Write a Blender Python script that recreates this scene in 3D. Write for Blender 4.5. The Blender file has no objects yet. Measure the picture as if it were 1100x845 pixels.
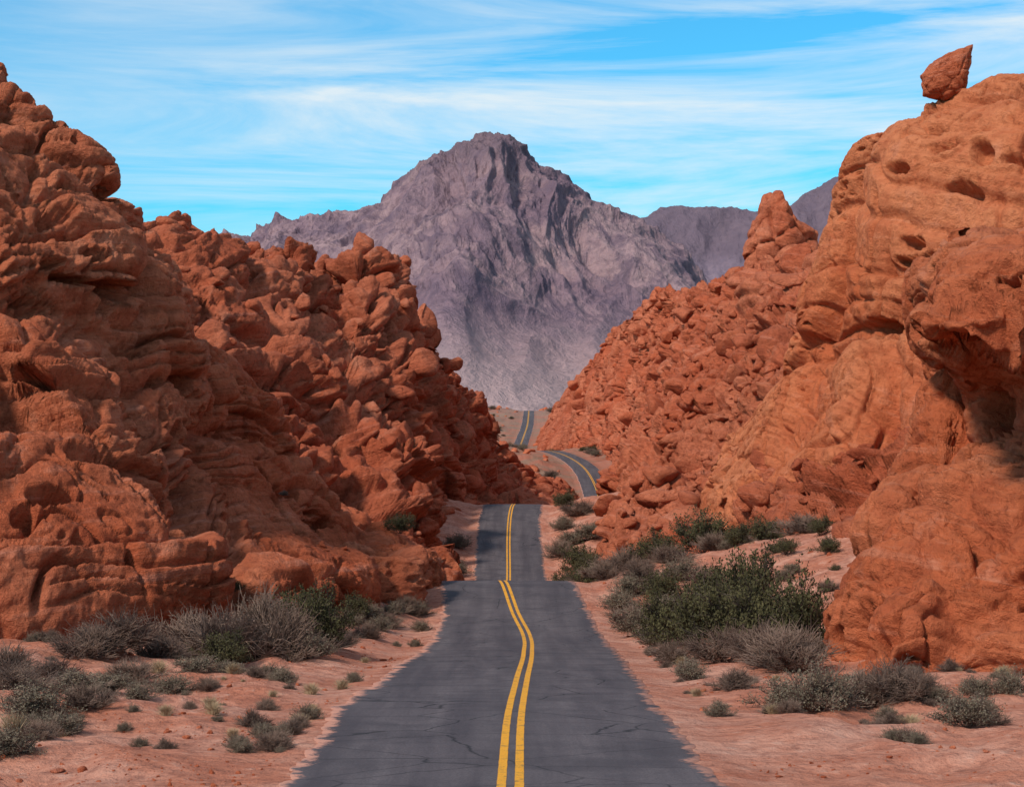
import bpy, math, time
import numpy as np
from mathutils import Vector
T0=time.time()
rng=np.random.default_rng(7)
F=2053.0
def W(px,py,d):
    return ((px-550)/F*d, d, -(py-422.5)/F*d)
# ---------------------------------------------------------------- noise
def ihash(ix,iy,iz,s=0):
    h=(ix.astype(np.uint32)*np.uint32(374761393)+iy.astype(np.uint32)*np.uint32(668265263)+iz.astype(np.uint32)*np.uint32(2246822519)+np.uint32((s*3266489917)&0xffffffff))
    h=(h^(h>>np.uint32(13)))*np.uint32(1274126177)
    h=(h^(h>>np.uint32(15)))*np.uint32(2654435761)
    return h^(h>>np.uint32(16))
_g=np.random.default_rng(1).normal(size=(256,3)); _g/=np.linalg.norm(_g,axis=1)[:,None]; _g=_g.astype(np.float32)
def perlin(P,s=0):
    P=P.reshape(-1,3).astype(np.float32)
    fl=np.floor(P); f=P-fl; I=fl.astype(np.int32)
    u=f*f*f*(f*(f*6-15)+10)
    out=np.zeros(len(P),np.float32)
    for dx in (0,1):
        wx=u[:,0] if dx else 1-u[:,0]
        for dy in (0,1):
            wy=u[:,1] if dy else 1-u[:,1]
            for dz in (0,1):
                wz=u[:,2] if dz else 1-u[:,2]
                g=_g[ihash(I[:,0]+dx,I[:,1]+dy,I[:,2]+dz,s)&np.uint32(255)]
                out+=wx*wy*wz*(g[:,0]*(f[:,0]-dx)+g[:,1]*(f[:,1]-dy)+g[:,2]*(f[:,2]-dz))
    return out*1.5
def fbm(P,o=3,s=0,gain=.5):
    P=P.reshape(-1,3); r=0; a=1; k=1.0
    for i in range(o):
        r=r+a*perlin(P*k+i*17.3,s+i); a*=gain; k*=2.03
    return r
def voro(P,s=0,vec=False):
    P=P.reshape(-1,3).astype(np.float32)
    fl=np.floor(P); f=P-fl; I=fl.astype(np.int32)
    F1=np.full(len(P),9,np.float32); F2=F1.copy(); H=np.zeros(len(P),np.uint32)
    D=np.zeros_like(P)
    for dx in (-1,0,1):
        for dy in (-1,0,1):
            for dz in (-1,0,1):
                h=ihash(I[:,0]+dx,I[:,1]+dy,I[:,2]+dz,s)
                ax=dx+(h&np.uint32(1023)).astype(np.float32)/1023-f[:,0]
                ay=dy+((h>>np.uint32(10))&np.uint32(1023)).astype(np.float32)/1023-f[:,1]
                az=dz+((h>>np.uint32(20))&np.uint32(1023)).astype(np.float32)/1023-f[:,2]
                d=ax*ax+ay*ay+az*az
                m=d<F1
                F2=np.where(m,F1,np.minimum(F2,d))
                H=np.where(m,h,H)
                if vec: D[m,0]=ax[m]; D[m,1]=ay[m]; D[m,2]=az[m]
                F1=np.where(m,d,F1)
    ID=(H>>np.uint32(7)&np.uint32(4095)).astype(np.float32)/4095
    if vec:
        g=_g[(H>>np.uint32(3))&np.uint32(255)]
        return np.sqrt(F1),np.sqrt(F2),ID,(D*g).sum(1)
    return np.sqrt(F1),np.sqrt(F2),ID
def sstep(a,b,x):
    t=np.clip((x-a)/(b-a),0,1); return t*t*(3-2*t)
def blur(A,r,it=2):
    A=A.astype(np.float64)
    for _ in range(it):
        for ax in (0,1):
            pw=[(0,0)]*A.ndim; pw[ax]=(r+1,r)
            c=np.cumsum(np.pad(A,pw,mode='edge'),axis=ax); n=A.shape[ax]
            A=(np.take(c,np.arange(2*r+1,2*r+1+n),axis=ax)-np.take(c,np.arange(0,n),axis=ax))/(2*r+1)
    return A
# ---------------------------------------------------------------- mesh helpers
def mk_mesh(name,V,Q,smooth=True):
    V=np.ascontiguousarray(V.reshape(-1,3),dtype=np.float32); Q=np.ascontiguousarray(Q,dtype=np.int32)
    n=Q.shape[1]; me=bpy.data.meshes.new(name)
    me.vertices.add(len(V)); me.vertices.foreach_set('co',V.ravel())
    me.loops.add(Q.size); me.loops.foreach_set('vertex_index',Q.ravel())
    me.polygons.add(len(Q)); me.polygons.foreach_set('loop_start',np.arange(0,Q.size,n,dtype=np.int32))
    me.polygons.foreach_set('use_smooth',np.full(len(Q),smooth))
    me.update(calc_edges=True)
    return me
def add_obj(name,me,mat=None,loc=None,parent=None):
    ob=bpy.data.objects.new(name,me); bpy.context.scene.collection.objects.link(ob)
    if mat is not None and len(me.materials)==0: me.materials.append(mat)
    if loc is not None: ob.location=loc
    if parent: ob.parent=parent
    return ob
def gridfaces(nv,nu):
    i=np.arange(nv-1)[:,None]*nu+np.arange(nu-1)[None,:]
    return np.stack([i,i+1,i+nu+1,i+nu],-1).reshape(-1,4)
def cr(A,t):
    n=A.shape[0]; i=np.clip(np.floor(t).astype(int),0,n-2); f=(t-i).reshape((-1,)+(1,)*(A.ndim-1))
    g=lambda k:A[np.clip(k,0,n-1)]
    p0,p1,p2,p3=g(i-1),g(i),g(i+1),g(i+2)
    m1=(p2-p0)*.5; m2=(p3-p1)*.5
    return (2*f**3-3*f**2+1)*p1+(f**3-2*f**2+f)*m1+(-2*f**3+3*f**2)*p2+(f**3-f**2)*m2
def sheet(G,nu,nv):
    G=np.array(G,float)
    d=np.maximum(np.abs(G[...,1]),1)[...,None]
    cv=(np.linalg.norm(np.diff(G,axis=0),axis=-1)/d[1:,:,0]).mean(1); cu=(np.linalg.norm(np.diff(G,axis=1),axis=-1)/d[:,1:,0]).mean(0)
    def par(c,n):
        c=np.concatenate([[0],np.cumsum(c)]); return np.interp(np.linspace(0,c[-1],n),c,np.arange(len(c)))
    A=cr(G,par(cv,nv)); A=np.swapaxes(cr(np.swapaxes(A,0,1),par(cu,nu)),0,1)
    return A
def normals(P):
    a=np.gradient(P,axis=1); b=np.gradient(P,axis=0); n=np.cross(a,b)
    n/=np.linalg.norm(n,axis=-1)[...,None]+1e-9
    return n
def colsheet(cols,nu,nv,back=12,deep=7,drop=3):
    G=[]
    for c in cols:
        pts=[np.array(W(*p)) for p in c]
        b=pts[0]; t=pts[-1]
        bot=b*np.array([.985,.985,1])+np.array([0,0,-deep])
        k1=1+back/t[1]; k2=1+3*back/t[1]
        h=t[2]-b[2]
        bk1=np.array([t[0]*k1,t[1]*k1,t[2]-min(drop,h*.3)-.2*back*.3]); bk2=np.array([t[0]*k2,t[1]*k2,b[2]-6])
        G.append([bot]+pts+[bk1,bk2])
    return sheet(np.swapaxes(np.array(G),0,1),nu,nv)
def pill(F1,F2,w): 
    t=np.clip((F2-F1)/w,0,1); return 1-(1-t)**2
_rl=np.random.default_rng(33).uniform(0,1,4096).astype(np.float32)
def beds(sc,freq,sd):
    t=sc*freq+500; t=t+.9*np.interp(t*.43%997,np.arange(4096)*.5,_rl[(np.arange(4096)+sd*7)%4096])
    i=np.floor(t).astype(int); f=t-i
    rn=lambda i_: _rl[(i_*13+sd*101)%4096]
    k=sstep(.88,1.0,f)
    off=rn(i)*(1-k)+rn(i+1)*k-.5
    return off+.35*(f*(1-k)-.4), np.clip(7*f*(1-f),0,1)**.7-.9
def rockify(P,s=1.0,big=1.0,med=1.0,small=1.0,strata=1.0,crack=1.0,taf=.6,tilt=(0.15,-0.1),seed=0,pits=(),taper=None,bs=(8.,8.,6.),warp=1.0,ms=3.4,fine=.14,smooth=0.):
    sh=P.shape; N=normals(P)
    tp=1.0 if taper is None else taper(np.linspace(0,1,sh[1]))[None,:]
    q=P/s
    w=np.stack([perlin(q/9+31,seed+1),perlin(q/9+57,seed+2),perlin(q/9+91,seed+3)],-1).reshape(sh)
    qw=q+w*2.2*warp
    tx,ty=tilt
    sc=qw[...,2]+tx*qw[...,0]+ty*qw[...,1]
    qs=np.stack([qw[...,0],qw[...,1],sc],-1)
    F1,F2,ID,tl=voro(qs/np.array(bs),seed+5,True)
    d=big*(2.1*(pill(F1,F2,.32)-.85)+1.5*(ID-.5)+1.4*tl+1.0*perlin(q/14,seed+7))
    d=blur(d.reshape(sh[:2]),2,2)
    P=P+N*((d*tp)[...,None]*s)
    N=normals(blur(P,6,2))
    q=P/s; w2=np.stack([perlin(q/2.6+3,seed+8),perlin(q/2.6+5,seed+9),perlin(q/2.6+9,seed+10)],-1).reshape(sh)
    qw=q+w*2.2*warp+w2*.35
    sc=qw[...,2]+tx*qw[...,0]+ty*qw[...,1]
    qs=np.stack([qw[...,0],qw[...,1],sc],-1)
    mask=sstep(-.3+smooth,.2+smooth,perlin(q/11+77,seed+11))
    mask2=sstep(-.2+smooth,.25+smooth,perlin(q/7+177,seed+12))
    F1,F2,ID,tl=voro(qs*np.array([1/ms,1/ms,1.65/ms]),seed+13,True)
    d=med*(.12+.88*mask)*(.95*(pill(F1,F2,.18)-.9)+.8*(ID-.5)+1.1*tl)
    F1,F2,ID,tl=voro(qs*np.array([1/1.3,1/1.3,1/.8]),seed+14,True)
    d+=small*(.05+.95*mask2)*(.34*(pill(F1,F2,.2)-.88)+.30*(ID-.5)+.42*tl)
    d=blur(d.reshape(sh[:2]),1,1).ravel()
    scf=sc.ravel()+.12*perlin(q/1.5+11,seed+31)
    mb=sstep(-.35,.1,perlin(q/8+37,seed+32))
    a,b=beds(scf,.42,seed+1); d+=strata*(.25+.75*mb)*(1.2*a+.95*b)
    a,b=beds(scf,1.5,seed+2); d+=strata*(.1+.9*sstep(-.15,.25,perlin(q/5+67,seed+33)))*(.36*a+.34*b)
    a,b=beds(scf,4.8,seed+3); d+=strata*sstep(-.05,.3,perlin(q/4+97,seed+34))*(.09*a+.08*b)
    ck=perlin(np.stack([qs[...,0]*.22,qs[...,1]*.22,sc*.05],-1),seed+25); m3=sstep(-.1,.2,perlin(q/7+17,seed+26))
    d-=crack*.9*np.exp(-(ck/.03)**2)*m3
    ck=perlin(np.stack([qs[...,0]*.5+9,qs[...,1]*.5,sc*.14],-1),seed+27); m3=sstep(0,.3,perlin(q/6+47,seed+28))
    d-=crack*.35*np.exp(-(ck/.04)**2)*m3
    F1,F2,ID=voro(qs*np.array([1/2.8,1/2.8,1/1.2])+.3*w2,seed+40); m3=sstep(.12,.26,perlin(q/6+147,seed+41))
    d-=taf*1.4*(1-sstep(.22+.12*ID,.30+.12*ID,F1))*m3
    F1,F2,ID=voro(qs*np.array([1/.9,1/.9,1/.5]),seed+42); m3=sstep(.14,.28,perlin(q/4+247,seed+43))
    d-=taf*.42*(1-sstep(.22,.38,F1))*m3
    d+=fine*fbm(q*1.1,5,seed+18,.6)
    d=d.reshape(sh[:2])*tp
    P2=P+N*(d[...,None]*s)
    sx=550+P[...,0]/P[...,1]*F; sy=422.5-P[...,2]/P[...,1]*F
    for (px,py,rx,ry,dep) in pits:
        e=(sx-px)**2+(sy-py)**2
        e=np.where(e<16,P[...,1],e+1e5)
        k=np.unravel_index(np.argmin(e),e.shape); c=P[k]
        dd=c[1]/F
        wx=(np.hypot(P[...,0]-c[0],(P[...,1]-c[1])*.5))/(rx*dd); wz=np.abs(P[...,2]-c[2]+.12*(P[...,0]-c[0]))/(ry*dd)
        wob=fbm(q*1.3+5,2,seed+20).reshape(sh[:2])*.3
        r=np.sqrt(wx**2+wz**2)+wob
        P2=P2-N*((dep*(1-sstep(.7,1.0,r)))[...,None])
    return P2
# ---------------------------------------------------------------- materials
def newmat(name):
    m=bpy.data.materials.new(name); m.use_nodes=True; nt=m.node_tree; nt.nodes.clear()
    o=nt.nodes.new('ShaderNodeOutputMaterial'); b=nt.nodes.new('ShaderNodeBsdfPrincipled')
    nt.links.new(b.outputs[0],o.inputs[0]); b.inputs['Roughness'].default_value=.9
    b.inputs['Specular IOR Level'].default_value=.1
    return m,nt,b
class NT:
    def __init__(s,nt): s.nt=nt
    def n(s,t,**k):
        x=s.nt.nodes.new(t)
        for a,v in k.items(): setattr(x,a,v)
        return x
    def put(s,inp,v):
        if isinstance(v,bpy.types.NodeSocket): s.nt.links.new(v,inp)
        elif isinstance(v,tuple) and len(v)==3 and inp.type=='RGBA': inp.default_value=v+(1,)
        else: inp.default_value=v
    def pos(s): return s.n('ShaderNodeNewGeometry').outputs['Position']
    def mapv(s,v,scale=(1,1,1),rot=(0,0,0),loc=(0,0,0)):
        m=s.n('ShaderNodeMapping'); s.put(m.inputs[0],v); m.inputs['Scale'].default_value=scale; m.inputs['Rotation'].default_value=rot; m.inputs['Location'].default_value=loc; return m.outputs[0]
    def noise(s,v,scale,detail=4,rough=.55,dist=0):
        x=s.n('ShaderNodeTexNoise'); s.put(x.inputs['Vector'],v); x.inputs['Scale'].default_value=scale; x.inputs['Detail'].default_value=detail; x.inputs['Roughness'].default_value=rough; x.inputs['Distortion'].default_value=dist; return x.outputs[0]
    def vor(s,v,scale,feat='DISTANCE_TO_EDGE'):
        x=s.n('ShaderNodeTexVoronoi',feature=feat); s.put(x.inputs['Vector'],v); x.inputs['Scale'].default_value=scale; return x.outputs[0]
    def ramp(s,f,stops):
        r=s.n('ShaderNodeValToRGB'); s.put(r.inputs[0],f); e=r.color_ramp.elements
        while len(e)<len(stops): e.new(.5)
        for el,(p,c) in zip(e,stops):
            el.position=p; el.color=(c,c,c,1) if not isinstance(c,tuple) else c+(1,)
        return r.outputs[0]
    def mix(s,f,a,b,bt='MIX'):
        m=s.n('ShaderNodeMix',data_type='RGBA',blend_type=bt); s.put(m.inputs[0],f); s.put(m.inputs[6],a); s.put(m.inputs[7],b); return m.outputs[2]
    def math(s,op,a,b=0.,c=0.):
        m=s.n('ShaderNodeMath',operation=op); s.put(m.inputs[0],a); s.put(m.inputs[1],b); s.put(m.inputs[2],c); return m.outputs[0]
    def maprange(s,v,a,b,c=0.,d=1.):
        m=s.n('ShaderNodeMapRange'); s.put(m.inputs[0],v)
        for i,x in enumerate((a,b,c,d)): m.inputs[i+1].default_value=x
        return m.outputs[0]
    def bump(s,h,strength,dist,nrm=None):
        b=s.n('ShaderNodeBump'); s.put(b.inputs['Height'],h); b.inputs['Strength'].default_value=strength; b.inputs['Distance'].default_value=dist
        if nrm is not None: s.put(b.inputs['Normal'],nrm)
        return b.outputs[0]
def rockmat(name,c_main,c_light,c_dark,sc=1.0,tilt=(0,0),strat=1.0,bmp=1.0,pink=.6):
    m,nt,b=newmat(name); k=NT(nt); p=k.pos()
    big=k.noise(p,.07/sc,3,.55)
    c=k.mix(k.ramp(big,[(.40,0.),(.58,1.)]),c_main,c_light)
    mid=k.noise(p,.5/sc,4,.65,.2)
    c=k.mix(k.ramp(mid,[(.45,0.),(.70,.7)]),c,c_dark)
    dt=k.n('ShaderNodeVectorMath',operation='DOT_PRODUCT'); k.put(dt.inputs[0],p); dt.inputs[1].default_value=(tilt[0],tilt[1],1.0)
    cb=k.n('ShaderNodeCombineXYZ'); k.put(cb.inputs[0],k.math('MULTIPLY',dt.outputs['Value'],2.0/sc)); k.put(cb.inputs[1],k.math('MULTIPLY',big,8.0))
    st=k.noise(cb.outputs[0],1.0,4,.7,.0)
    c=k.mix(k.ramp(st,[(.34,.55*strat),(.48,0.)]),c,tuple(x*.6 for x in c_main))
    c=k.mix(k.ramp(st,[(.56,0.),(.70,.6*strat)]),c,(min(1,c_light[0]*1.1),c_light[1]*1.35,c_light[2]*1.7))
    c=k.mix(k.ramp(mid,[(.28,pink),(.42,0.)]),c,(.64,.255,.155))
    fine=k.noise(p,2.4/sc,6,.74)
    c=k.mix(k.ramp(fine,[(.34,.55),(.5,0.)]),c,tuple(x*.58 for x in c_dark))
    nt.links.new(c,b.inputs['Base Color'])
    h=k.math('MULTIPLY_ADD',st,.8*strat,k.math('MULTIPLY',fine,1.6))
    nt.links.new(k.bump(h,1.*bmp,.32*sc),b.inputs['Normal'])
    b.inputs['Roughness'].default_value=.93
    return m
TA=(-.22,.12); TB=(-.35,.1); TC=(.3,.1); TD=(.45,.1); TE=(.3,.1)
M_near=rockmat('red_sandstone',(.58,.134,.055),(.67,.205,.100),(.40,.084,.038),1.0,TA,1.1)
M_mid=rockmat('red_sandstone_rubble',(.55,.124,.054),(.64,.185,.092),(.34,.072,.035),1.6,TB)
M_midr=rockmat('red_sandstone_talus',(.56,.128,.055),(.64,.188,.092),(.35,.075,.037),1.4,TC)
M_slab=rockmat('orange_sandstone',(.60,.152,.058),(.68,.22,.096),(.48,.106,.043),1.3,TD,strat=.7,bmp=.85,pink=.35)
M_bluff=rockmat('bluff_sandstone',(.58,.142,.056),(.66,.208,.095),(.42,.09,.039),1.0,TE,strat=.9,bmp=.9,pink=.5)

def mountmat(name,ca,cb,cc):
    m,nt,b=newmat(name); k=NT(nt); p=k.pos()
    n1=k.noise(p,.0035,4,.6,.5)
    c=k.mix(k.ramp(n1,[(.4,0.),(.6,1.)]),ca,cb)
    sv=k.mapv(p,(.014,.010,.0030),(0,.25,0)); n2=k.noise(sv,1.,6,.70,.9)
    c=k.mix(k.ramp(n2,[(.40,.75),(.53,0.)]),c,cc)
    n3=k.noise(p,.03,6,.72)
    c=k.mix(k.ramp(n3,[(.38,.5),(.55,0.)]),c,tuple(x*.78 for x in cc))
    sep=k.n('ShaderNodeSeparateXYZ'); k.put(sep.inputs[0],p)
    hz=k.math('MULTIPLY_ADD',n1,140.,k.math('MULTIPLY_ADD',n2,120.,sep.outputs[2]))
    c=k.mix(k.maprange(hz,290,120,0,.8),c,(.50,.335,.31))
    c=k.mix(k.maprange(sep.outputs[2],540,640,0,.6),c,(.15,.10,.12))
    nt.links.new(c,b.inputs['Base Color'])
    h=k.math('MULTIPLY_ADD',n2,1.4,n3)
    nt.links.new(k.bump(h,.9,20.),b.inputs['Normal'])
    return m
M_mt=mountmat('mountain_rock_hazed',(.25,.155,.180),(.40,.25,.25),(.145,.097,.130))  # rock tones with the purple-grey of air haze painted into the base colours
M_mt2=mountmat('far_hill_rock_hazed',(.23,.165,.205),(.27,.19,.22),(.17,.13,.17))  # distance haze is painted into these hill colours as well

m,nt,b=newmat('desert_sand'); k=NT(nt); p=k.pos(); M_ground=m
n1=k.noise(p,.25,5,.6,.3); n2=k.noise(p,2.2,7,.72); n4=k.noise(p,.7,5,.65)
c=k.mix(k.ramp(n1,[(.36,0.),(.60,1.)]),(.60,.29,.20),(.49,.175,.102))
c=k.mix(k.ramp(n4,[(.50,0.),(.66,.7)]),c,(.39,.125,.072))
c=k.mix(k.ramp(n2,[(.38,.6),(.5,0.)]),c,(.28,.10,.064))
c=k.mix(k.ramp(n2,[(.56,0.),(.68,.5)]),c,(.66,.39,.29))
sep=k.n('ShaderNodeSeparateXYZ'); k.put(sep.inputs[0],p)
c=k.mix(k.maprange(sep.outputs[1],260,420,0,.8),c,k.mix(k.ramp(k.noise(p,.12,5,.7),[(.42,0.),(.58,1.)]),(.33,.115,.07),(.20,.13,.085)))
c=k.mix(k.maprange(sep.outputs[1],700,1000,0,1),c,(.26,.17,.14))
nt.links.new(c,b.inputs['Base Color'])
h=k.math('MULTIPLY_ADD',n4,2.,n2)
nt.links.new(k.bump(h,1.,.2),b.inputs['Normal'])

m,nt,b=newmat('asphalt'); k=NT(nt); p=k.pos(); M_road=m
streak=k.noise(k.mapv(p,(1.1,.07,.07)),1.,4,.6,.3)
n2=k.noise(p,.5,5,.65,.4); n3=k.noise(p,22,3,.7); 
c=k.mix(k.ramp(streak,[(.35,0.),(.65,1.)]),(.078,.060,.064),(.140,.110,.110))
c=k.mix(k.ramp(n2,[(.35,.6),(.55,0.)]),c,(.055,.043,.047))
c=k.mix(k.ramp(n3,[(.38,.5),(.6,0.)]),c,(.035,.030,.032))
wn=k.n('ShaderNodeTexNoise'); k.put(wn.inputs[0],p); wn.inputs['Scale'].default_value=1.2
cv=k.vor(k.mapv(k.mix(.35,p,wn.outputs[1],'ADD'),(.30,.42,.3)),1.)
c=k.mix(k.ramp(cv,[(0.,.9),(.012,0.)]),c,(.02,.017,.018))
at=k.n('ShaderNodeAttribute',attribute_name='edge')
dn=k.math('MULTIPLY_ADD',at.outputs['Fac'],.50,k.noise(p,1.6,8,.8))
c=k.mix(k.ramp(dn,[(.86,0.),(.96,1.)]),c,(.46,.21,.145))
nt.links.new(c,b.inputs['Base Color']); b.inputs['Roughness'].default_value=.85; b.inputs['Specular IOR Level'].default_value=.2
nt.links.new(k.bump(k.math('ADD',n3,k.math('MULTIPLY',n2,2.)),.6,.015),b.inputs['Normal'])
m,nt,b=newmat('yellow_road_paint'); k=NT(nt); p=k.pos(); M_yel=m
c=k.mix(k.ramp(k.noise(p,3,6,.75),[(.36,.9),(.47,0.)]),(.72,.31,.022),(.26,.14,.04))
c=k.mix(k.ramp(k.noise(p,30,3,.7),[(.3,.8),(.42,0.)]),c,(.08,.065,.05))
nt.links.new(c,b.inputs['Base Color']); b.inputs['Roughness'].default_value=.7

# ---------------------------------------------------------------- road / ground
def hermite(xs,ys):
    xs=np.array(xs,float); ys=np.array(ys,float); d=np.gradient(ys,xs)
    def f(x):
        x=np.clip(x,xs[0],xs[-1]); i=np.clip(np.searchsorted(xs,x)-1,0,len(xs)-2); h=xs[i+1]-xs[i]; t=(x-xs[i])/h
        return (2*t**3-3*t**2+1)*ys[i]+(t**3-2*t**2+t)*h*d[i]+(-2*t**3+3*t**2)*ys[i+1]+(t**3-t**2)*h*d[i+1]
    return f
zz=[(-60,-1.2),(0,-1.9),(15,-4.5),(31.5,-6.5),(40.8,-7.05),(53,-8.0),(70,-9.5),(84,-10.65),(95,-10.85),(104,-10.35),(111,-10.9),(130,-15),(150,-18.6),(165,-19.4),(185,-18.5),(210,-16.2),(225,-14.3),(234,-13.65),(242,-14.1),(270,-19),(330,-24),(390,-23),(420,-20.6),(450,-17.9),(500,-15.7),(530,-15.9),(560,-18),(640,-20),(700,-16.5),(750,-12.5),(800,-8.2),(830,-7.6),(900,-9),(1200,-16),(2500,-28),(4000,-40),(40000,-60)]
zr=hermite(*zip(*zz))
xx=[(-60,-.2),(0,-.1),(31.5,-.03),(41,.04),(53,.26),(70,.58),(86,.59),(95,.14),(105,-.46),(130,-.6),(185,-.36),(234,.11),(260,2),(300,8),(360,16),(420,18.4),(450,17.3),(500,12.4),(530,9),(600,2.5),(640,2),(700,4),(750,6),(800,7),(900,7),(1200,0),(40000,0)]
xr=hermite(*zip(*xx))
hL=hermite([-60,31.5,41,53,70,86,95,105,185,234,300,420,40000],[3.7,3.8,4.1,4.1,4.1,4.0,3.6,3.6,3.5,3.65,3.6,3.3,3.3])
hR=hermite([-60,31.5,41,53,70,86,95,105,185,234,300,420,40000],[3.6,3.55,3.4,3.3,3.3,3.4,3.7,3.9,3.7,3.65,3.6,3.3,3.3])
kf=hermite([-60,30,45,60,80,110,150,230,260,400,900,1500,40000],[.02,.02,.03,.08,.2,.25,.25,.2,.12,.12,.08,.0,0])
def ground_h(x,y):
    off=x-xr(y); hw=np.where(off<0,hL(y),hR(y)); e=np.abs(off)-hw
    z=zr(y)-.03
    rise=kf(y)*np.clip(e-1,0,None); rise=14*(1-np.exp(-rise/14))
    P=np.stack([x,y,0*x],-1)
    amp=sstep(.2,4,e)*(1-.7*sstep(900,2000,y))
    sh=x.shape
    n=fbm(P/1.6,3,9).reshape(sh)
    far=sstep(300,450,y)*(1-sstep(900,1500,y))*sstep(1,8,e)
    z=z+rise+amp*(.40*fbm(P/6,3,3).reshape(sh)+.16*n)+sstep(20,80,e)*5*perlin(P/50,4).reshape(sh)+far*1.3*fbm(P/12,4,13).reshape(sh)
    z=z-.07*sstep(.05,1.0,e)*(1-sstep(1.0,3,e))
    z=z-.12*sstep(.1,.5,-e)
    return z
ys=np.concatenate([np.linspace(-40,20,13)[:-1],np.geomspace(20,1000,1000)[:-1],np.geomspace(1000,39000,60)])
side=np.concatenate([[0,1.5,2.6],np.linspace(3.0,5.2,20),5.2+(np.sinh(np.linspace(0,4.2,220))/np.sinh(4.2)*90)[1:],np.geomspace(98,30000,34)])
offs=np.concatenate([-side[::-1],side[1:]])
Y=np.repeat(ys[:,None],len(offs),1); X=xr(Y)+offs[None,:]
Z=ground_h(X,Y)
me=mk_mesh('desert_ground',np.stack([X,Y,Z],-1),gridfaces(*Y.shape)); ground=add_obj('desert_ground',me,M_ground)
ysr=np.concatenate([np.linspace(-40,20,25)[:-1],np.geomspace(20,1100,2400)])
z0=ysr*0
eL=.18*fbm(np.stack([ysr*.9,z0,z0],-1),5,41,.6)+.28*perlin(np.stack([ysr*.12,z0+4,z0],-1),42)-.22*np.clip(perlin(np.stack([ysr*.4,z0+2,z0],-1),45),0,1); eR=.17*fbm(np.stack([ysr*.9,z0,z0+9],-1),5,43,.6)+.22*perlin(np.stack([ysr*.12,z0+4,z0+3],-1),44)
uu=np.linspace(-1,1,25)
wL=hL(ysr)+eL; wR=hR(ysr)+eR
wid=np.where(uu[None,:]<0,wL[:,None],wR[:,None])
Xr=xr(ysr)[:,None]+uu[None,:]*wid; Yr=np.repeat(ysr[:,None],25,1)
Zr=zr(Yr)+.03*(1-uu[None,:]**2)+0*Xr
edge=np.repeat((np.clip((np.abs(uu)-.80)/.20,0,1))[None,:],len(ysr),0)
Xr=np.concatenate([Xr[:,:1]-.05,Xr,Xr[:,-1:]+.05],1); Yr=np.concatenate([Yr[:,:1],Yr,Yr[:,-1:]],1); Zr=np.concatenate([Zr[:,:1]-.16,Zr,Zr[:,-1:]-.16],1)
edge=np.concatenate([edge[:,:1],edge,edge[:,-1:]],1)
me=mk_mesh('asphalt_road',np.stack([Xr,Yr,Zr],-1),gridfaces(*Yr.shape))
a=me.attributes.new('edge','FLOAT','POINT'); a.data.foreach_set('value',edge.ravel().astype(np.float32))
road=add_obj('asphalt_road',me,M_road)
V=[];Q=[];n0=0
for c0 in (-.15,.15):
    jit=.008*perlin(np.stack([ysr*2,ysr*0,ysr*0+c0],-1),50)
    w=.078
    q=np.array([-w,0,w])
    X1=xr(ysr)[:,None]+c0+q[None,:]+jit[:,None]
    u=np.where(X1-xr(ysr)[:,None]<0,(X1-xr(ysr)[:,None])/wL[:,None],(X1-xr(ysr)[:,None])/wR[:,None])
    Z1=zr(np.repeat(ysr[:,None],3,1))+.03*(1-u**2)+.006
    V.append(np.stack([X1,np.repeat(ysr[:,None],3,1),Z1],-1).reshape(-1,3)); Q.append(gridfaces(len(ysr),3)+n0); n0+=3*len(ysr)
me=mk_mesh('centre_line_marking',np.concatenate(V),np.concatenate(Q)); add_obj('centre_line_marking',me,M_yel)
print('ground',time.time()-T0)

# ---------------------------------------------------------------- formations
forms={}
A=[[(-420,700,52),(-380,350,66),(-330,60,82)],
[(-160,700,56),(-150,350,68),(-130,50,86)],
[(-10,698,58),(-10,430,72),(0,92,90)],
[(40,698,59),(35,420,74),(42,120,91)],
[(90,696,61),(80,400,77),(80,152,91)],
[(150,690,63),(136,410,79),(118,168,92)],
[(200,682,66),(184,430,82),(142,215,93)],
[(250,670,70),(222,470,86),(176,280,96)],
[(300,655,76),(260,520,91),(215,350,100)],
[(340,640,82),(302,545,96),(258,415,105)],
[(375,628,88),(347,575,99),(300,460,112)],
[(410,620,94),(388,592,104),(355,535,116)],
[(440,616,101),(430,604,108),(418,575,120)],
[(462,626,108),(458,618,112),(452,602,122)],
[(475,670,112),(474,660,116),(472,650,124)]]
PA=colsheet(A,880,680,back=8)
PA=rockify(PA,1.0,1.0,.34,.28,1.0,1.0,.8,TA,100,pits=[(138,314,36,13,3.4),(100,270,15,7,2.),(82,299,24,6,2.),(215,330,16,7,1.6),(330,455,12,16,1.8),(30,400,30,8,1.6),(160,480,26,7,1.8),(60,520,30,7,1.6),(40,215,22,6,1.6)],bs=(10,10,10),fine=.085,smooth=.12)
forms['A']=PA
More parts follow.
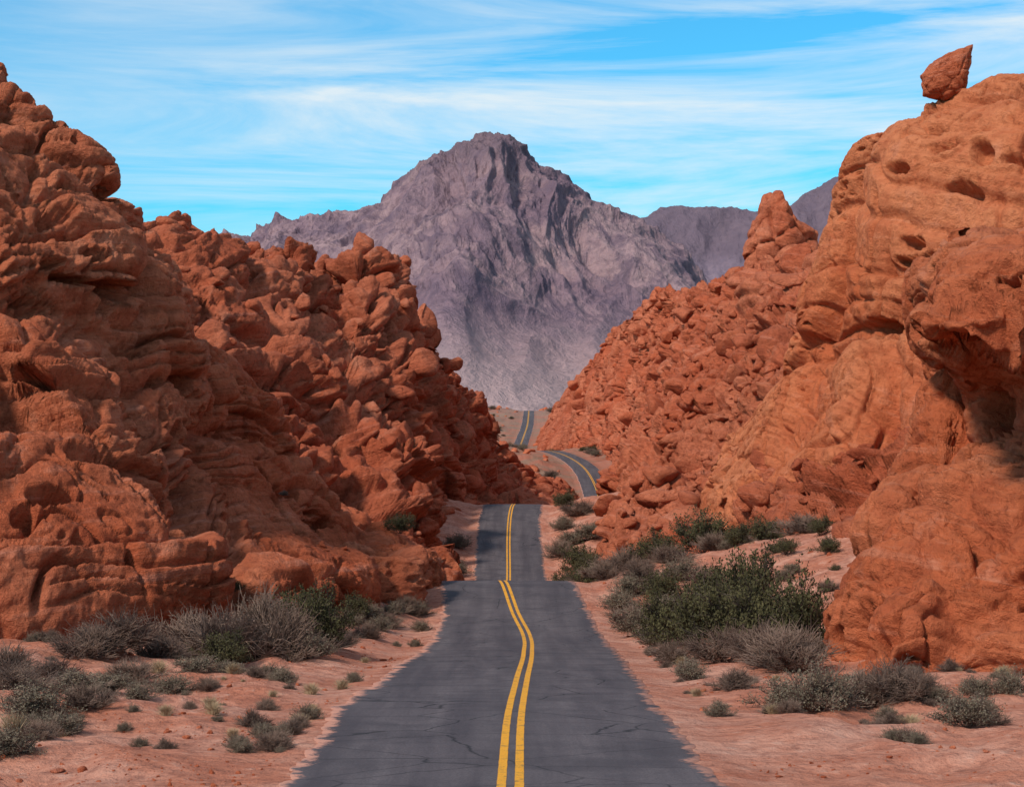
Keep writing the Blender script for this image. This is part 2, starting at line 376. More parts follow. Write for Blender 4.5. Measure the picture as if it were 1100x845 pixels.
B=[[(-60,560,135),(-60,380,165),(-60,190,200)],
[(100,580,140),(110,400,170),(120,225,205)],
[(200,590,145),(190,420,175),(185,244,215)],
[(260,595,148),(240,420,180),(222,262,225)],
[(300,600,150),(275,420,190),(262,266,232)],
[(335,604,152),(310,430,190),(292,274,238)],
[(365,605,155),(335,440,192),(325,284,243)],
[(390,604,158),(358,450,195),(345,300,245)],
[(415,602,162),(380,450,200),(362,312,248)],
[(435,600,166),(400,450,205),(382,284,252)],
[(448,598,170),(420,460,210),(406,280,256)],
[(458,594,176),(436,470,216),(428,296,262)],
[(466,588,184),(448,475,225),(444,322,270)],
[(474,580,194),(462,480,236),(458,356,280)],
[(480,568,208),(476,490,248),(472,394,292)],
[(487,556,224),(490,505,262),(488,424,308)],
[(498,552,245),(508,520,285),(512,450,335)],
[(528,550,275),(534,528,315),(533,482,360)],
[(580,550,310),(576,532,345),(572,504,375)],
[(615,552,345),(612,538,370),(608,520,390)],
[(635,564,375),(634,554,385),(630,542,395)]]
PB=colsheet(B,880,520,back=20)
PB=rockify(PB,2.0,.95,.9,.75,.85,1.1,.5,TB,200,pits=[(372,395,14,12,3.)],taper=lambda u:1-.65*sstep(.72,.88,u),bs=(5.5,5.5,8),fine=.11,smooth=.0)
forms['B']=PB
C=[[(572,500,640),(574,485,660),(578,472,700)],
[(586,492,600),(588,472,630),(590,446,680)],
[(606,488,560),(607,455,590),(608,422,640)],
[(632,492,510),(634,445,540),(636,388,590)],
[(654,502,470),(658,430,500),(662,360,550)],
[(668,520,430),(682,430,460),(690,338,500)],
[(662,538,350),(695,440,410),(715,322,460)],
[(645,556,270),(705,450,340),(745,322,410)],
[(655,580,205),(712,470,290),(775,312,370)],
[(690,606,155),(742,480,230),(808,295,330)],
[(735,640,118),(795,500,185),(850,280,290)],
[(795,672,96),(845,500,148),(890,285,250)],
[(870,700,82),(905,490,128),(960,300,220)],
[(980,710,74),(985,480,116),(1060,300,200)],
[(1200,720,66),(1200,480,105),(1250,300,190)]]
PC=colsheet(C,920,600,back=22)
PC=rockify(PC,1.8,.85,1.1,1.0,.6,.9,.4,TC,300,taper=lambda u:.45+.55*sstep(.05,.25,u),bs=(6,6,6),fine=.12)
forms['C']=PC
D=[[(756,520,165),(766,490,168),(780,470,172)],
[(786,540,150),(794,490,155),(804,442,160)],
[(822,545,140),(829,470,146),(840,378,153)],
[(857,545,134),(862,450,140),(872,334,148)],
[(886,545,130),(888,430,136),(891,272,145)],
[(908,545,127),(907,400,132),(908,186,142)],
[(932,545,125),(932,370,130),(932,138,138)],
[(975,545,122),(978,350,127),(985,104,135)],
[(1030,545,120),(1035,350,125),(1042,96,132)],
[(1090,545,118),(1095,340,123),(1100,80,129)],
[(1180,545,115),(1190,330,120),(1200,50,126)],
[(1350,545,112),(1370,330,117),(1400,20,123)]]
PD=colsheet(D,580,560,back=12)
PD=rockify(PD,1.4,.65,.20,.16,.42,.9,.8,TD,400,pits=[(960,178,14,7,2.5),(1000,130,12,6,1.8),(945,352,20,9,2.4)],bs=(12,12,14),fine=.065,smooth=.12)
forms['D']=PD
E=[
[(905,780,70),(882,780,60),(890,780,54),(950,780,51),(1050,780,50),(1180,780,48),(1400,780,47)],
[(910,705,70),(884,705,60),(892,705,54),(950,705,51),(1050,705,50),(1180,705,48),(1400,705,47)],
[(916,640,70),(890,640,61),(902,640,55),(960,640,52.5),(1060,640,51.5),(1180,640,50),(1400,640,49)],
[(935,575,71),(912,575,63),(928,572,58),(985,572,55),(1070,572,53),(1180,572,51),(1400,572,50)],
[(965,520,72),(945,520,65),(965,515,61),(1010,515,59),(1075,515,57),(1180,515,53),(1400,515,52)],
[(1010,470,74),(995,470,68),(1010,465,66),(1036,465,65),(1085,465,62),(1180,460,56),(1400,460,54)],
[(1020,400,74),(1005,400,68),(1016,400,66.5),(1046,400,65),(1095,400,62),(1180,400,55),(1400,400,54)],
[(1002,365,73),(982,362,61),(992,362,55),(1034,362,52),(1090,372,52),(1180,360,51),(1400,360,51)],
[(1005,318,74),(984,325,62),(994,318,57),(1038,318,54),(1100,320,53),(1180,310,52),(1400,310,52)],
[(1025,285,76),(1003,292,67),(1020,282,62),(1055,280,59),(1110,275,57.5),(1200,260,57),(1400,250,57)],
[(1050,268,80),(1035,272,73),(1055,264,69),(1085,258,67),(1130,247,66),(1220,220,66),(1400,200,66)],
[(1060,330,92),(1050,330,88),(1070,320,84),(1100,310,82),(1150,300,82),(1250,300,82),(1400,300,82)],
[(1080,600,100),(1070,600,97),(1090,600,94),(1120,600,92),(1170,600,92),(1270,600,92),(1400,600,92)]]
PE=sheet([[W(*p) for p in r] for r in E],580,780)
PE=rockify(PE,.8,.6,.3,.25,.6,.9,.7,TE,500,pits=[(1075,440,22,24,1.2),(1080,300,14,6,.8)],fine=.09,smooth=.1)
forms['E']=PE
for kx,nm,mt in (('A','sandstone_outcrop',M_near),('B','sandstone_ridge',M_mid),('C','sandstone_ridge',M_midr),('D','sandstone_cliff',M_slab),('E','sandstone_bluff',M_bluff)):
    P=forms[kx]; me=mk_mesh(nm,P,gridfaces(*P.shape[:2])); add_obj(nm,me,mt)
print('forms',time.time()-T0)
def mountain(cols,nu,nv,sc,amp,seed,name,mat,back,zl,low=.25):
    P=colsheet(cols,nu,nv,back=back,deep=60,drop=back*.5)
    N=normals(P); sh=P.shape; q=P/sc
    w=np.stack([perlin(q/2.+3,seed),perlin(q/2.+8,seed+1),perlin(q/2.+9,seed+2)],-1).reshape(sh)
    hz=sstep(zl[0],zl[1],P[...,2]+60*perlin(q*.7,seed+30).reshape(sh[:2])).ravel()
    d=0;a=1.;f=1.
    for i in range(6):
        n=perlin((q+w*.5)*np.array([1.0,.5,.32])*f+i*9.1,seed+4+i); d=d+a*(.35-np.abs(n)*1.5)*(1 if i==0 else (.3+.7*hz)); a*=.50; f*=2.1
    d=d*(.42+.58*hz)+low*perlin(q*.4,seed+12)
    P=P+N*(amp*d.reshape(sh[:2])[...,None])
    me=mk_mesh(name,P,gridfaces(*sh[:2])); return add_obj(name,me,mat)
Mc=[[(60,446,3300),(80,360,4200),(100,300,5000)],
[(200,446,3350),(220,340,4250),(240,262,5000)],
[(270,446,3400),(285,335,4300),(300,243,5000)],
[(330,446,3450),(340,330,4300),(350,234,5000)],
[(380,446,3500),(390,330,4300),(392,222,5000)],
[(430,446,3500),(432,320,4200),(432,198,5000)],
[(470,446,3450),(470,322,4050),(460,182,5000)],
[(500,446,3400),(498,335,3950),(484,170,5000)],
[(520,446,3400),(514,338,4000),(502,156,5000)],
[(540,446,3420),(534,340,4080),(522,149,5000)],
[(560,446,3450),(552,345,4150),(548,152,5000)],
[(590,446,3500),(582,345,4250),(576,174,5000)],
[(620,446,3600),(612,345,4300),(606,190,5000)],
[(660,446,3650),(650,345,4350),(642,210,5000)],
[(700,446,3700),(692,355,4350),(684,238,5000)],
[(750,446,3700),(742,370,4350),(734,281,5000)],
[(820,446,3700),(815,400,4300),(800,350,4900)],
[(920,450,3700),(915,440,4300),(900,420,4900)]]
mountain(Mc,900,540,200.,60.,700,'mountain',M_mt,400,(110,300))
Mh=[[(560,440,7500),(560,360,8200),(560,290,9000)],[(640,440,7500),(640,330,8200),(640,250,9000)],
[(690,440,7500),(690,330,8200),(690,234,9000)],[(740,440,7500),(740,330,8200),(740,222,9000)],[(790,440,7500),(790,330,8200),(790,219,9000)],
[(840,440,7500),(840,320,8200),(838,220,9000)],[(880,440,7500),(880,315,8200),(876,208,9000)],[(920,440,7500),(920,310,8200),(915,196,9000)],[(1100,440,7500),(1100,310,8200),(1100,200,9000)],[(1300,440,7500),(1300,350,8200),(1300,280,9000)]]
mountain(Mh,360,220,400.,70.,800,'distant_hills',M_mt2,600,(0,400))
print('mount',time.time()-T0)
# ---------------------------------------------------------------- boulders
import bmesh
def ico(sub):
    bm=bmesh.new(); bmesh.ops.create_icosphere(bm,subdivisions=sub,radius=1); V=np.array([v.co[:] for v in bm.verts]); Fc=np.array([[v.index for v in f.verts] for f in bm.faces]); bm.free(); return V,Fc
def rockvariant(seed,sub=3,npl=11,ani=(1,1,.75)):
    r=np.random.default_rng(seed); V,Fc=ico(sub)
    pn=r.normal(size=(npl,3)); pn/=np.linalg.norm(pn,axis=1)[:,None]; hh=r.uniform(.42,.88,npl)
    dt=V@pn.T; rad=np.where(dt>.05,hh[None,:]/np.maximum(dt,.05),9)
    rr=-np.log(np.exp(-rad*40).sum(1)+np.exp(-40*1.1))/40
    V=V*rr[:,None]*np.array(ani)
    V=V*(1+.10*fbm(V*2.2+seed,3,seed)[:,None])
    return V,Fc
VAR3=[rockvariant(i,3,9+i%5,(1,1,.55+.06*(i%7))) for i in range(14)]
VAR2=[rockvariant(50+i,2,9+i%6,(1,1,.55+.05*(i%7))) for i in range(10)]
def rotm(r,n,tiltmax=.4):
    a=r.uniform(0,2*np.pi,n); t=r.normal(0,tiltmax,n); p=r.uniform(0,2*np.pi,n)
    ca,sa=np.cos(a),np.sin(a); z=np.zeros(n); o=np.ones(n)
    Rz=np.array([[ca,-sa,z],[sa,ca,z],[z,z,o]]).transpose(2,0,1)
    kx,ky=np.cos(p),np.sin(p); c,s=np.cos(t),np.sin(t)
    Rt=np.array([[c+kx*kx*(1-c),kx*ky*(1-c),ky*s],[kx*ky*(1-c),c+ky*ky*(1-c),-kx*s],[-ky*s,kx*s,c]]).transpose(2,0,1)
    return Rt@Rz
def scatter(name,pos,size,mat,var,seed):
    r=np.random.default_rng(seed); n=len(pos); R=rotm(r,n); vi=r.integers(0,len(var),n); Vs=[];Fs=[];n0=0
    for i in range(len(var)):
        ix=np.where(vi==i)[0]
        if len(ix)==0: continue
        V,Fc=var[i]; st=r.uniform(.7,1.35,(len(ix),1,3))
        X=np.einsum('nij,nvj->nvi',R[ix],V[None]*st)*size[ix][:,None,None]+pos[ix][:,None,:]
        Vs.append(X.reshape(-1,3)); Fs.append((Fc[None]+(np.arange(len(ix))*len(V))[:,None,None]+n0).reshape(-1,3)); n0+=len(V)*len(ix)
    me=mk_mesh(name,np.concatenate(Vs),np.concatenate(Fs)); return add_obj(name,me,mat)
def samp(P,n,seed,u0=0,u1=1,v0=.1,v1=.75,smin=.4,smax=3,a=1.6,thr=0.,upm=.3):
    r=np.random.default_rng(seed); nv,nu=P.shape[:2]; N=normals(P)
    i=(r.uniform(v0,v1,n)*nv).astype(int); j=(r.uniform(u0,u1,n)*nu).astype(int)
    up=N[i,j,2]; cl=perlin(P[i,j]/9.,seed)
    keep=(up>upm)&(cl+r.normal(0,.12,n)>thr)
    i,j=i[keep],j[keep]; n=len(i)
    s=smin*(1-r.uniform(0,1,n)*(1-(smin/smax)**a))**(-1/a)
    s=s*np.clip(P[i,j][:,1]/180,.45,1.3)
    return P[i,j]+np.array([0,0,1])*(s*.05)[:,None],s
p1,s1=samp(PB,1300,11,.1,.74,.05,.7,.5,2.0); scatter('boulder_pile',p1,s1,M_mid,VAR3,1)
p1,s1=samp(PC,3000,12,.08,.9,.03,.7,.5,2.6,1.5,-.05,.2); p2,s2=samp(PC,3400,14,.5,.92,.08,.6,.3,1.9,1.4,-.25,.1)
scatter('boulder_pile',np.concatenate([p1,p2]),np.concatenate([s1,s2]),M_midr,VAR3,2)
p1,s1=samp(PA,420,13,.2,1,.02,.30,.25,1.6); scatter('boulder_pile',p1,s1,M_near,VAR3,3)
r=np.random.default_rng(5); n=7000
yy=25*(110/25.)**r.uniform(0,1,n); off=np.where(r.uniform(size=n)<.5,-1,1)*(4.4+r.exponential(6,n)); xs=xr(yy)+off
cl=perlin(np.stack([xs,yy,0*xs],1)/4,77); kp=cl+r.normal(0,.1,n)>-.05; xs,yy=xs[kp],yy[kp]; n=len(xs)
s=.02*(1-r.uniform(0,1,n)*.985)**(-1/1.7)*.8; s=np.clip(s,.02,.3)
yf=r.uniform(380,850,500); xf=xr(yf)+np.where(r.uniform(size=500)<.5,-1,1)*r.uniform(5.5,45,500); sf=r.uniform(.3,1.4,500)**1.5
xs=np.concatenate([xs,xf]); yy=np.concatenate([yy,yf]); s=np.concatenate([s,sf])
zg=ground_h(xs,yy)
scatter('gravel_stones',np.stack([xs,yy,zg+s*.1],-1),s,M_near,VAR2,6)
def outlinerock(name,poly,d,depth,seed,mat,sub=6,amp=.12,lift=0):
    pts=np.array([W(px,py,d) for px,py in poly])[:,[0,2]]; c=pts.mean(0); q=pts-c
    V,Fc=ico(sub); ang=np.arctan2(V[:,2],V[:,0]); R=np.zeros(len(V)); dx,dz=np.cos(ang),np.sin(ang)
    for i in range(len(q)):
        a=q[i]; b_=q[(i+1)%len(q)]; e=b_-a; den=dx*e[1]-dz*e[0]; den=np.where(np.abs(den)<1e-9,1e-9,den)
        t=(a[0]*e[1]-a[1]*e[0])/den; u=(a[0]*dz-a[1]*dx)/den
        R=np.where((t>0)&(u>=-1e-6)&(u<=1+1e-6),np.maximum(R,t),R)
    rho=np.hypot(V[:,0],V[:,2])**.75
    S=np.abs(q).max(); sgn=np.sign(V[:,1])*np.abs(V[:,1])**.8
    X=np.stack([dx*rho*R,sgn*depth,dz*rho*R],1)
    n=X/np.linalg.norm(X,axis=1)[:,None]
    F1,F2,ID,tl=voro(X/S*2.2,seed,True); st=perlin(np.stack([X[:,0]*.1,X[:,1]*.1,(X[:,2]+.5*X[:,0])/S*5],-1),seed+1)
    X=X+n*(S*(amp*(pill(F1,F2,.3)-.75)+amp*tl+amp*.5*fbm(X/S*2,5,seed)+amp*.6*st))[:,None]
    me=mk_mesh(name,X,Fc); return add_obj(name,me,mat,(c[0],d,c[1]+lift))
# balanced rock: stand it on the actual cliff top
Ssx=550+PD[...,0]/PD[...,1]*F
sel=(Ssx>1004)&(Ssx<1026)&(PD[...,1]<160); pts_=PD[sel]; ky=(422.5-pts_[:,2]/pts_[:,1]*F)
top=pts_[np.argmin(ky)]; dT=float(top[1]); yT=float(ky.min()); print('cliff top at',yT,dT)
poly=[(993,104),(989,84),(1003,68),(1022,58),(1044,50),(1041,75),(1034,104),(1015,112)]
sh_=yT-100
outlinerock('balanced_rock',[(a,b+sh_) for a,b in poly],dT+.4,1.5,903,M_near,amp=.06)
outlinerock('rock_pinnacle',[(798,300),(800,265),(810,240),(824,214),(838,208),(843,222),(852,238),(872,250),(882,268),(888,300),(840,312)],318,7,911,M_midr,amp=.12)
print('boulders',time.time()-T0)
# ---------------------------------------------------------------- plants
def leafmat(name,a,b_,c_):
    m,nt,b=newmat(name); k=NT(nt); g=k.n('ShaderNodeNewGeometry'); ob=k.n('ShaderNodeTexCoord').outputs['Object']
    c=k.mix(g.outputs['Random Per Island'],a,b_); c=k.mix(k.ramp(k.noise(ob,1.6,2),[(.4,0.),(.6,.8)]),c,c_)
    nt.links.new(c,b.inputs['Base Color']); return m
ML_green=leafmat('creosote_leaves',(.066,.058,.025),(.112,.094,.042),(.045,.041,.020))
ML_sage=leafmat('sage_leaves',(.165,.128,.085),(.24,.190,.130),(.10,.082,.055))
ML_dry=leafmat('dry_twigs',(.16,.098,.072),(.25,.165,.122),(.095,.060,.047))
ML_straw=leafmat('straw_grass',(.36,.25,.14),(.45,.33,.20),(.26,.17,.10))
ML_stem=leafmat('woody_stems',(.08,.055,.045),(.13,.10,.08),(.055,.04,.035))
def prisms(p0,p1,r0,r1):
    n=len(p0); d=p1-p0; d/=np.linalg.norm(d,axis=1)[:,None]+1e-9
    a=np.cross(d,np.array([.3,.9,.2])); a/=np.linalg.norm(a,axis=1)[:,None]+1e-9; b=np.cross(d,a)
    V=[]
    for p,rr in ((p0,r0),(p1,r1)):
        for t in (0,2.094,4.189): V.append(p+(a*math.cos(t)+b*math.sin(t))*rr[:,None])
    V=np.stack(V,1); i=np.arange(n)[:,None]*6
    Fq=np.concatenate([i+np.array([[0,1,4,3]]),i+np.array([[1,2,5,4]]),i+np.array([[2,0,3,5]])])
    return V.reshape(-1,3),Fq
def bush(name,seed,R,H,nst,ntw,nleaf,ls,mleaf,mstem,spread=1.0,rad=.012,twl=.35):
    r=np.random.default_rng(seed); P0=[];P1=[];R0=[];R1=[];nodes=[]
    for i in range(nst):
        az=r.uniform(0,2*np.pi); tl=r.uniform(.05,1.15)*spread; L=r.uniform(.5,1.1)
        d=np.array([math.sin(tl)*math.cos(az),math.sin(tl)*math.sin(az),math.cos(tl)])
        p=np.array([math.cos(az),math.sin(az),0])*.12*R*r.uniform(0,1)
        ns=6
        for k in range(ns):
            d=d+r.normal(0,.16,3)+np.array([0,0,.03]); d/=np.linalg.norm(d)
            q=p+d*np.array([R,R,H])*L/ns; P0.append(p);P1.append(q);R0.append(rad*(1-k/(ns+1)));R1.append(rad*(1-(k+1)/(ns+1)))
            if k>=1: nodes.append((q,d))
            p=q
    nodesP=np.array([a for a,_ in nodes]); nodesD=np.array([b for _,b in nodes])
    ix=r.integers(0,len(nodes),ntw); d=nodesD[ix]+r.normal(0,.55,(ntw,3)); d[:,2]=np.abs(d[:,2])*.8+.05; d/=np.linalg.norm(d,axis=1)[:,None]
    a0=nodesP[ix]; a1=a0+d*(twl*R*r.uniform(.4,1.1,ntw))[:,None]
    a2=a1+(d+r.normal(0,.5,(ntw,3)))*(twl*R*.5*r.uniform(.3,1,ntw))[:,None]
    p0=np.concatenate([np.array(P0),a0,a1]); p1=np.concatenate([np.array(P1),a1,a2])
    r0=np.concatenate([R0,np.full(ntw,rad*.5),np.full(ntw,rad*.4)]); r1=np.concatenate([R1,np.full(ntw,rad*.4),np.full(ntw,rad*.2)])
    V,Fq=prisms(p0,p1,r0,r1); nst_f=len(Fq)
    if nleaf:
        j=r.integers(0,ntw,nleaf); t=r.uniform(0,1,nleaf)[:,None]; c=a1[j]*(1-t)+a2[j]*t+r.normal(0,.045*R,(nleaf,3))
        u=r.normal(size=(nleaf,3)); u/=np.linalg.norm(u,axis=1)[:,None]; v=np.cross(u,r.normal(size=(nleaf,3))); v/=np.linalg.norm(v,axis=1)[:,None]
        s=(ls*r.uniform(.6,1.4,nleaf))[:,None]; Lv=np.stack([c-u*s,c+v*s*.5,c+u*s,c-v*s*.5],1).reshape(-1,3)
        Lv[:,2]=np.maximum(Lv[:,2],.02)
        Fl=np.arange(nleaf*4).reshape(-1,4)+len(V); V=np.concatenate([V,Lv]); Fq=np.concatenate([Fq,Fl])
    me=mk_mesh(name,V,Fq,False); me.materials.append(mstem); me.materials.append(mleaf)
    mi=np.zeros(len(Fq),np.int32); mi[nst_f:]=1; me.polygons.foreach_set('material_index',mi); return me
creo=[bush('creosote_bush',20+i,1.0,1.0,22,600,6500,.032,ML_green,ML_stem) for i in range(4)]
sage=[bush('sagebrush',30+i,1.0,.85,34,900,4500,.032,ML_sage,ML_dry,1.15,.018) for i in range(3)]
dry=[bush('dry_brush',40+i,1.0,.85,40,1900,1200,.02,ML_dry,ML_dry,1.15,.018,.40) for i in range(4)]
def grassmesh(seed):
    r=np.random.default_rng(seed); n=260; az=r.uniform(0,6.283,n); tl=np.abs(r.normal(0,.45,n)); L=r.uniform(.5,1.0,n)
    d=np.stack([np.sin(tl)*np.cos(az),np.sin(tl)*np.sin(az),np.cos(tl)],1); p=r.normal(0,.12,(n,3)); p[:,2]=0
    m_=p+d*(L*.55)[:,None]; e=m_+(d+np.stack([np.cos(az)*.4,np.sin(az)*.4,-.2+0*az],1))*(L*.45)[:,None]
    V,Fq=prisms(np.concatenate([p,m_]),np.concatenate([m_,e]),np.concatenate([np.full(n,.018),np.full(n,.014)]),np.concatenate([np.full(n,.014),np.full(n,.004)]))
    me=mk_mesh('grass_clump',V,Fq,False); me.materials.append(ML_straw); return me
grass=[grassmesh(60+i) for i in range(2)]
scn=bpy.context.scene
ALLV=np.concatenate([forms[k_].reshape(-1,3)[::3] for k_ in 'ABCDE']).astype(np.float32)
ALLV=ALLV[np.argsort(ALLV[:,1])]; AY=ALLV[:,1].copy()
def rocktop(x,y):
    r_=.35+y*.002; a=np.searchsorted(AY,y-r_); b_=np.searchsorted(AY,y+r_); S=ALLV[a:b_]; S=S[np.abs(S[:,0]-x)<r_]
    return S[:,2].max() if len(S) else -999
R2=np.random.default_rng(99); cnt=0
def plant(kind,px,d,R,H=None,rock=False):
    global cnt
    H=H or R; d0=d
    for t in range(12):
        x=(px-550)/F*d; g=float(ground_h(np.array([x]),np.array([d]))[0]); rt=rocktop(x,d)
        if rock: z=max(g,rt-.15); break
        if rt<g+.5: z=g; break
        d*=.985
    else: return
    if rock and z>g+7: return
    off=x-float(xr(np.array([d]))[0])
    if abs(off)<4.3+R*.6:
        if abs(off)>2.5:
            x=x+np.sign(off)*(4.4+R*.6-abs(off)); z=float(ground_h(np.array([x]),np.array([d]))[0])
            if rocktop(x,d)>z+.6: return
        else: return
    mes={'creosote_bush':creo,'sagebrush':sage,'dry_brush':dry,'grass_clump':grass}[kind]
    ob=add_obj(kind,mes[R2.integers(len(mes))]); ob.location=(x,d,z-.04); ob.scale=(R,R,H); ob.rotation_euler=(0,0,R2.uniform(0,6.28)); cnt+=1
for a in [('creosote_bush',718,72,1.2,1.8),('creosote_bush',748,69,1.5,2.1),('creosote_bush',788,66,1.5,2.0),('creosote_bush',822,64,1.5,2.2),('creosote_bush',858,63,1.5,2.5),('creosote_bush',805,70,1.6,2.5),('creosote_bush',770,73,1.5,2.3),
 ('dry_brush',820,57,1.1,1.1),('dry_brush',850,55,1.2,1.2),('dry_brush',775,61,1.1,1.0),('dry_brush',790,50,.6,.5),
 ('sagebrush',725,55,.6,.6),('sagebrush',850,46,.9,.8),('sagebrush',880,45,.9,1.0),('dry_brush',925,46.5,.8,.8),('dry_brush',960,46.5,.9,.9),('dry_brush',985,46,.7,.7),
 ('sagebrush',1040,40,.7,.7),('dry_brush',1060,41,.5,.4),('sagebrush',1050,46,.5,.5),('sagebrush',1085,46,.5,.6),('grass_clump',960,42,.4,.4),('dry_brush',945,41,.4,.3),
 ('dry_brush',715,64,.8,.7),('sagebrush',700,75,.9,.8),('dry_brush',665,88,1.3,1.0),('sagebrush',655,95,1.2,1.0),('sagebrush',690,84,1.3,1.1),('creosote_bush',712,95,1.4,1.5),('creosote_bush',755,112,1.9,2.2),('dry_brush',735,80,1.2,1.0),('sagebrush',720,88,1.1,1.0),
 ('creosote_bush',612,150,1.6,1.8),('sagebrush',630,140,1.8,1.8),('creosote_bush',650,140,2.0,2.2),('dry_brush',603,200,1.8,1.6),('sagebrush',625,160,1.9,1.6),('sagebrush',605,215,1.6,1.5),('creosote_bush',665,135,1.8,2.0),('dry_brush',640,165,2,1.8),('creosote_bush',622,190,2.2,2.2),('sagebrush',660,122,1.5,1.3),('dry_brush',615,175,2,1.8),('dry_brush',640,125,1.6,1.3),('creosote_bush',640,185,2,2),('dry_brush',655,155,1.8,1.6),('creosote_bush',680,125,1.6,1.8),('dry_brush',670,110,1.5,1.3),('creosote_bush',610,180,1.8,1.9),('sagebrush',618,128,1.6,1.4),('dry_brush',606,140,1.6,1.5),('creosote_bush',634,118,1.4,1.5),
 ('sagebrush',615,205,1.8,1.6),('creosote_bush',604,228,1.8,1.8),('dry_brush',622,222,2,1.6),('sagebrush',636,205,2,1.7),
 ('dry_brush',690,100,1.3,1.2),('sagebrush',678,98,1.1,1.0),('dry_brush',648,108,1.2,1.0),('sagebrush',735,98,1.2,1.1),('dry_brush',760,95,1.2,1.1),('creosote_bush',700,110,1.5,1.6),('dry_brush',720,118,1.5,1.3),
 ('dry_brush',205,62,1.5,1.4),('dry_brush',240,61,1.6,1.6),('dry_brush',275,63,1.6,1.8),('dry_brush',305,62,1.4,1.6),('creosote_bush',345,65,1.2,1.7),('creosote_bush',315,66,1.3,1.8),('creosote_bush',240,59,1.0,.9),('sagebrush',330,62,.9,.8),
 ('dry_brush',95,56,1.0,.9),('dry_brush',125,57,1.2,1.1),('sagebrush',185,50,.7,.45),('sagebrush',215,55,.8,.5),('sagebrush',245,56,.6,.4),('sagebrush',80,46,.8,.5),('sagebrush',35,42,.9,.7),('grass_clump',15,38,.6,.7),('sagebrush',120,47,.6,.45),('dry_brush',60,50,.7,.6),('grass_clump',110,48,.6,.5),('dry_brush',5,50,1.0,.8),
 ('grass_clump',170,55,.5,.5),('grass_clump',250,55,.4,.4),('dry_brush',20,45,.8,.6),('sagebrush',60,40,.6,.5),('dry_brush',140,52,.7,.6),('dry_brush',170,58,.9,.8),('sagebrush',10,36,.6,.5),('dry_brush',95,43,.6,.5),('sagebrush',150,45,.5,.4),('dry_brush',40,38,.5,.4),('sagebrush',290,57,.6,.4),('dry_brush',360,68,.8,.7),
 ('sagebrush',408,84,.8,.6),('sagebrush',425,92,.8,.6),('sagebrush',375,82,.8,.6),('dry_brush',350,75,.8,.7),('sagebrush',395,92,.9,.7),('dry_brush',440,98,.9,.8),('creosote_bush',385,88,.9,.9),('dry_brush',415,88,.8,.6),('sagebrush',452,97,.8,.7),('dry_brush',395,78,.7,.6),
 ('creosote_bush',485,135,1.5,1.9),('dry_brush',490,160,1.8,1.6),('dry_brush',460,112,1.2,1.0),('dry_brush',492,180,2.,1.6),('sagebrush',496,205,1.6,1.4),('creosote_bush',480,170,1.6,1.8),('dry_brush',475,145,1.6,1.4),('sagebrush',480,125,1.3,1.1),('sagebrush',490,190,1.6,1.4),('creosote_bush',470,120,1.2,1.4),('dry_brush',482,150,1.8,1.6)]:
    plant(*a)
for a in [('creosote_bush',820,116,1.7,1.4),('dry_brush',865,112,1.6,1.0),('creosote_bush',845,100,.8,.8),('creosote_bush',890,98,.8,.8),('dry_brush',720,105,1.2,1.),('dry_brush',770,110,1.2,1.),('creosote_bush',790,108,1.1,1.),('creosote_bush',880,105,.9,.8),('creosote_bush',480,140,1.5,1.8),('dry_brush',470,132,1.5,1.3),('creosote_bush',488,165,1.6,1.8),('dry_brush',450,122,1.3,1.1),('creosote_bush',430,112,1.,1.)]:
    plant(*a,rock=True)
for i in range(40):
    s_=R2.uniform()
    if s_<.25: px,d=R2.uniform(200,470),R2.uniform(72,95)
    else: px,d=R2.uniform(650,900),R2.uniform(80,125)
    plant(['creosote_bush','sagebrush','dry_brush'][R2.integers(3)],px,d,R2.uniform(.2,.5)*d/80,rock=True)
for i in range(150):
    px=R2.uniform(640,1100) if R2.uniform()<.4 else R2.uniform(0,400); plant(['grass_clump','sagebrush','dry_brush'][R2.integers(3)],px,R2.uniform(36,75),R2.uniform(.12,.40))
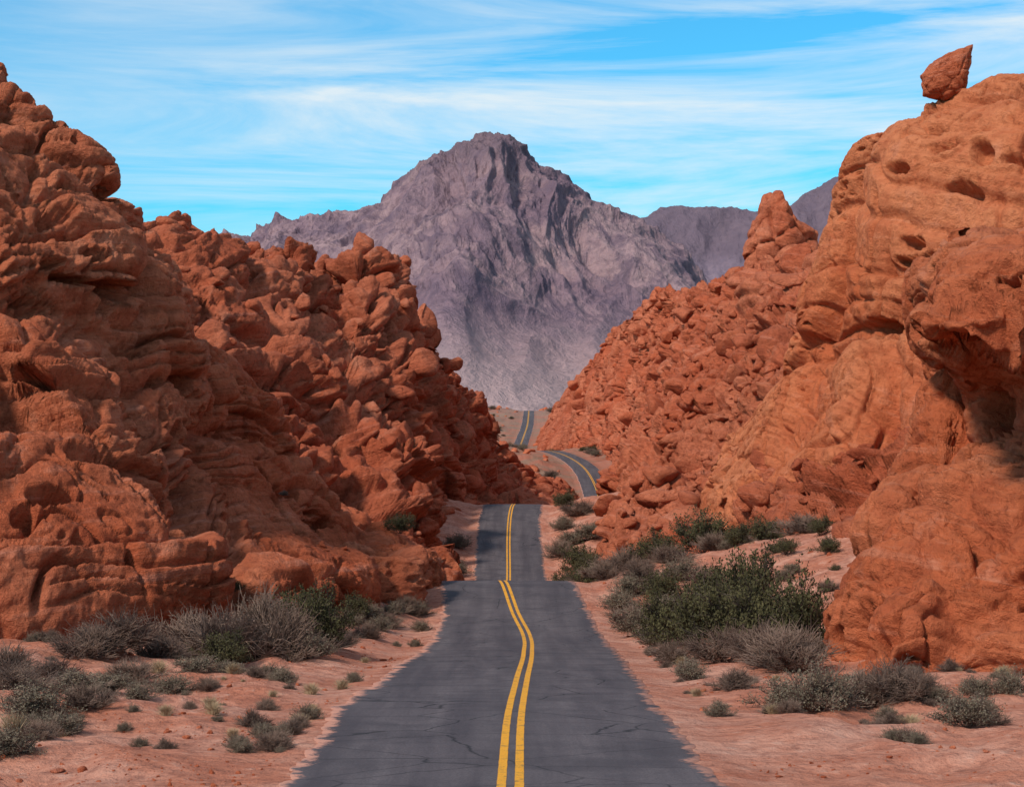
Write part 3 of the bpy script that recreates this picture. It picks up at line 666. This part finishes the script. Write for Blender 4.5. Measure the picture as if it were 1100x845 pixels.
for i in range(110):
    d=R2.uniform(380,820); x0=float(xr(np.array([d]))[0])+(1 if R2.uniform()<.5 else -1)*R2.uniform(6,40); R_=R2.uniform(.8,2.2)
    plant(['creosote_bush','sagebrush','dry_brush'][R2.integers(3)],550+x0/d*F,d,R_,R_*.8)
print('plants',cnt,time.time()-T0)
# ---------------------------------------------------------------- light / world
sd=Vector((-.50,-.54,.68)).normalized()
el=math.asin(sd.z); az=math.atan2(sd.x,sd.y)
L=bpy.data.lights.new('sun','SUN'); L.energy=3.7; L.angle=math.radians(8); L.color=(1,.93,.84); lo=bpy.data.objects.new('sun',L); scn.collection.objects.link(lo)
lo.rotation_euler=(-sd).to_track_quat('-Z','Y').to_euler()
w=bpy.data.worlds.new('World'); scn.world=w; w.use_nodes=True; nt=w.node_tree; nt.nodes.clear(); k=NT(nt)
out=k.n('ShaderNodeOutputWorld'); bg=k.n('ShaderNodeBackground'); nt.links.new(bg.outputs[0],out.inputs[0])
sky=k.n('ShaderNodeTexSky',sky_type='NISHITA'); sky.sun_disc=False; sky.sun_elevation=el; sky.sun_rotation=az; sky.air_density=1.0; sky.dust_density=.3; sky.ozone_density=3.0
tc=k.n('ShaderNodeTexCoord').outputs['Generated']
c=k.mix(1.,sky.outputs[0],(.26,.96,1.18),'MULTIPLY')
cv=k.mapv(tc,(3.2,3.2,26),(0,math.radians(6),0),(1.3,0,.4))
n=k.noise(cv,1.,8,.62,.7); n_b=k.noise(k.mapv(tc,(2,2,9),(0,math.radians(4),0),(5,0,2)),1.,3,.5,.3)
mk=k.math('MULTIPLY',k.ramp(n,[(.37,0.),(.62,1.)]),k.ramp(n_b,[(.34,.35),(.58,1.)]))
c=k.mix(k.math('MULTIPLY',mk,.85),c,(6.4,6.85,7.0))
nt.links.new(c,bg.inputs[0]); bg.inputs[1].default_value=.132
scn.view_settings.view_transform='Standard'; scn.view_settings.look='None'; scn.view_settings.exposure=0
cam=bpy.data.cameras.new('camera'); co=bpy.data.objects.new('camera',cam); scn.collection.objects.link(co); scn.camera=co
co.location=(0,0,0); co.rotation_euler=(math.radians(90),0,0); cam.sensor_width=36; cam.lens=36*F/1100; cam.clip_end=60000; cam.clip_start=.5
print('done',time.time()-T0)
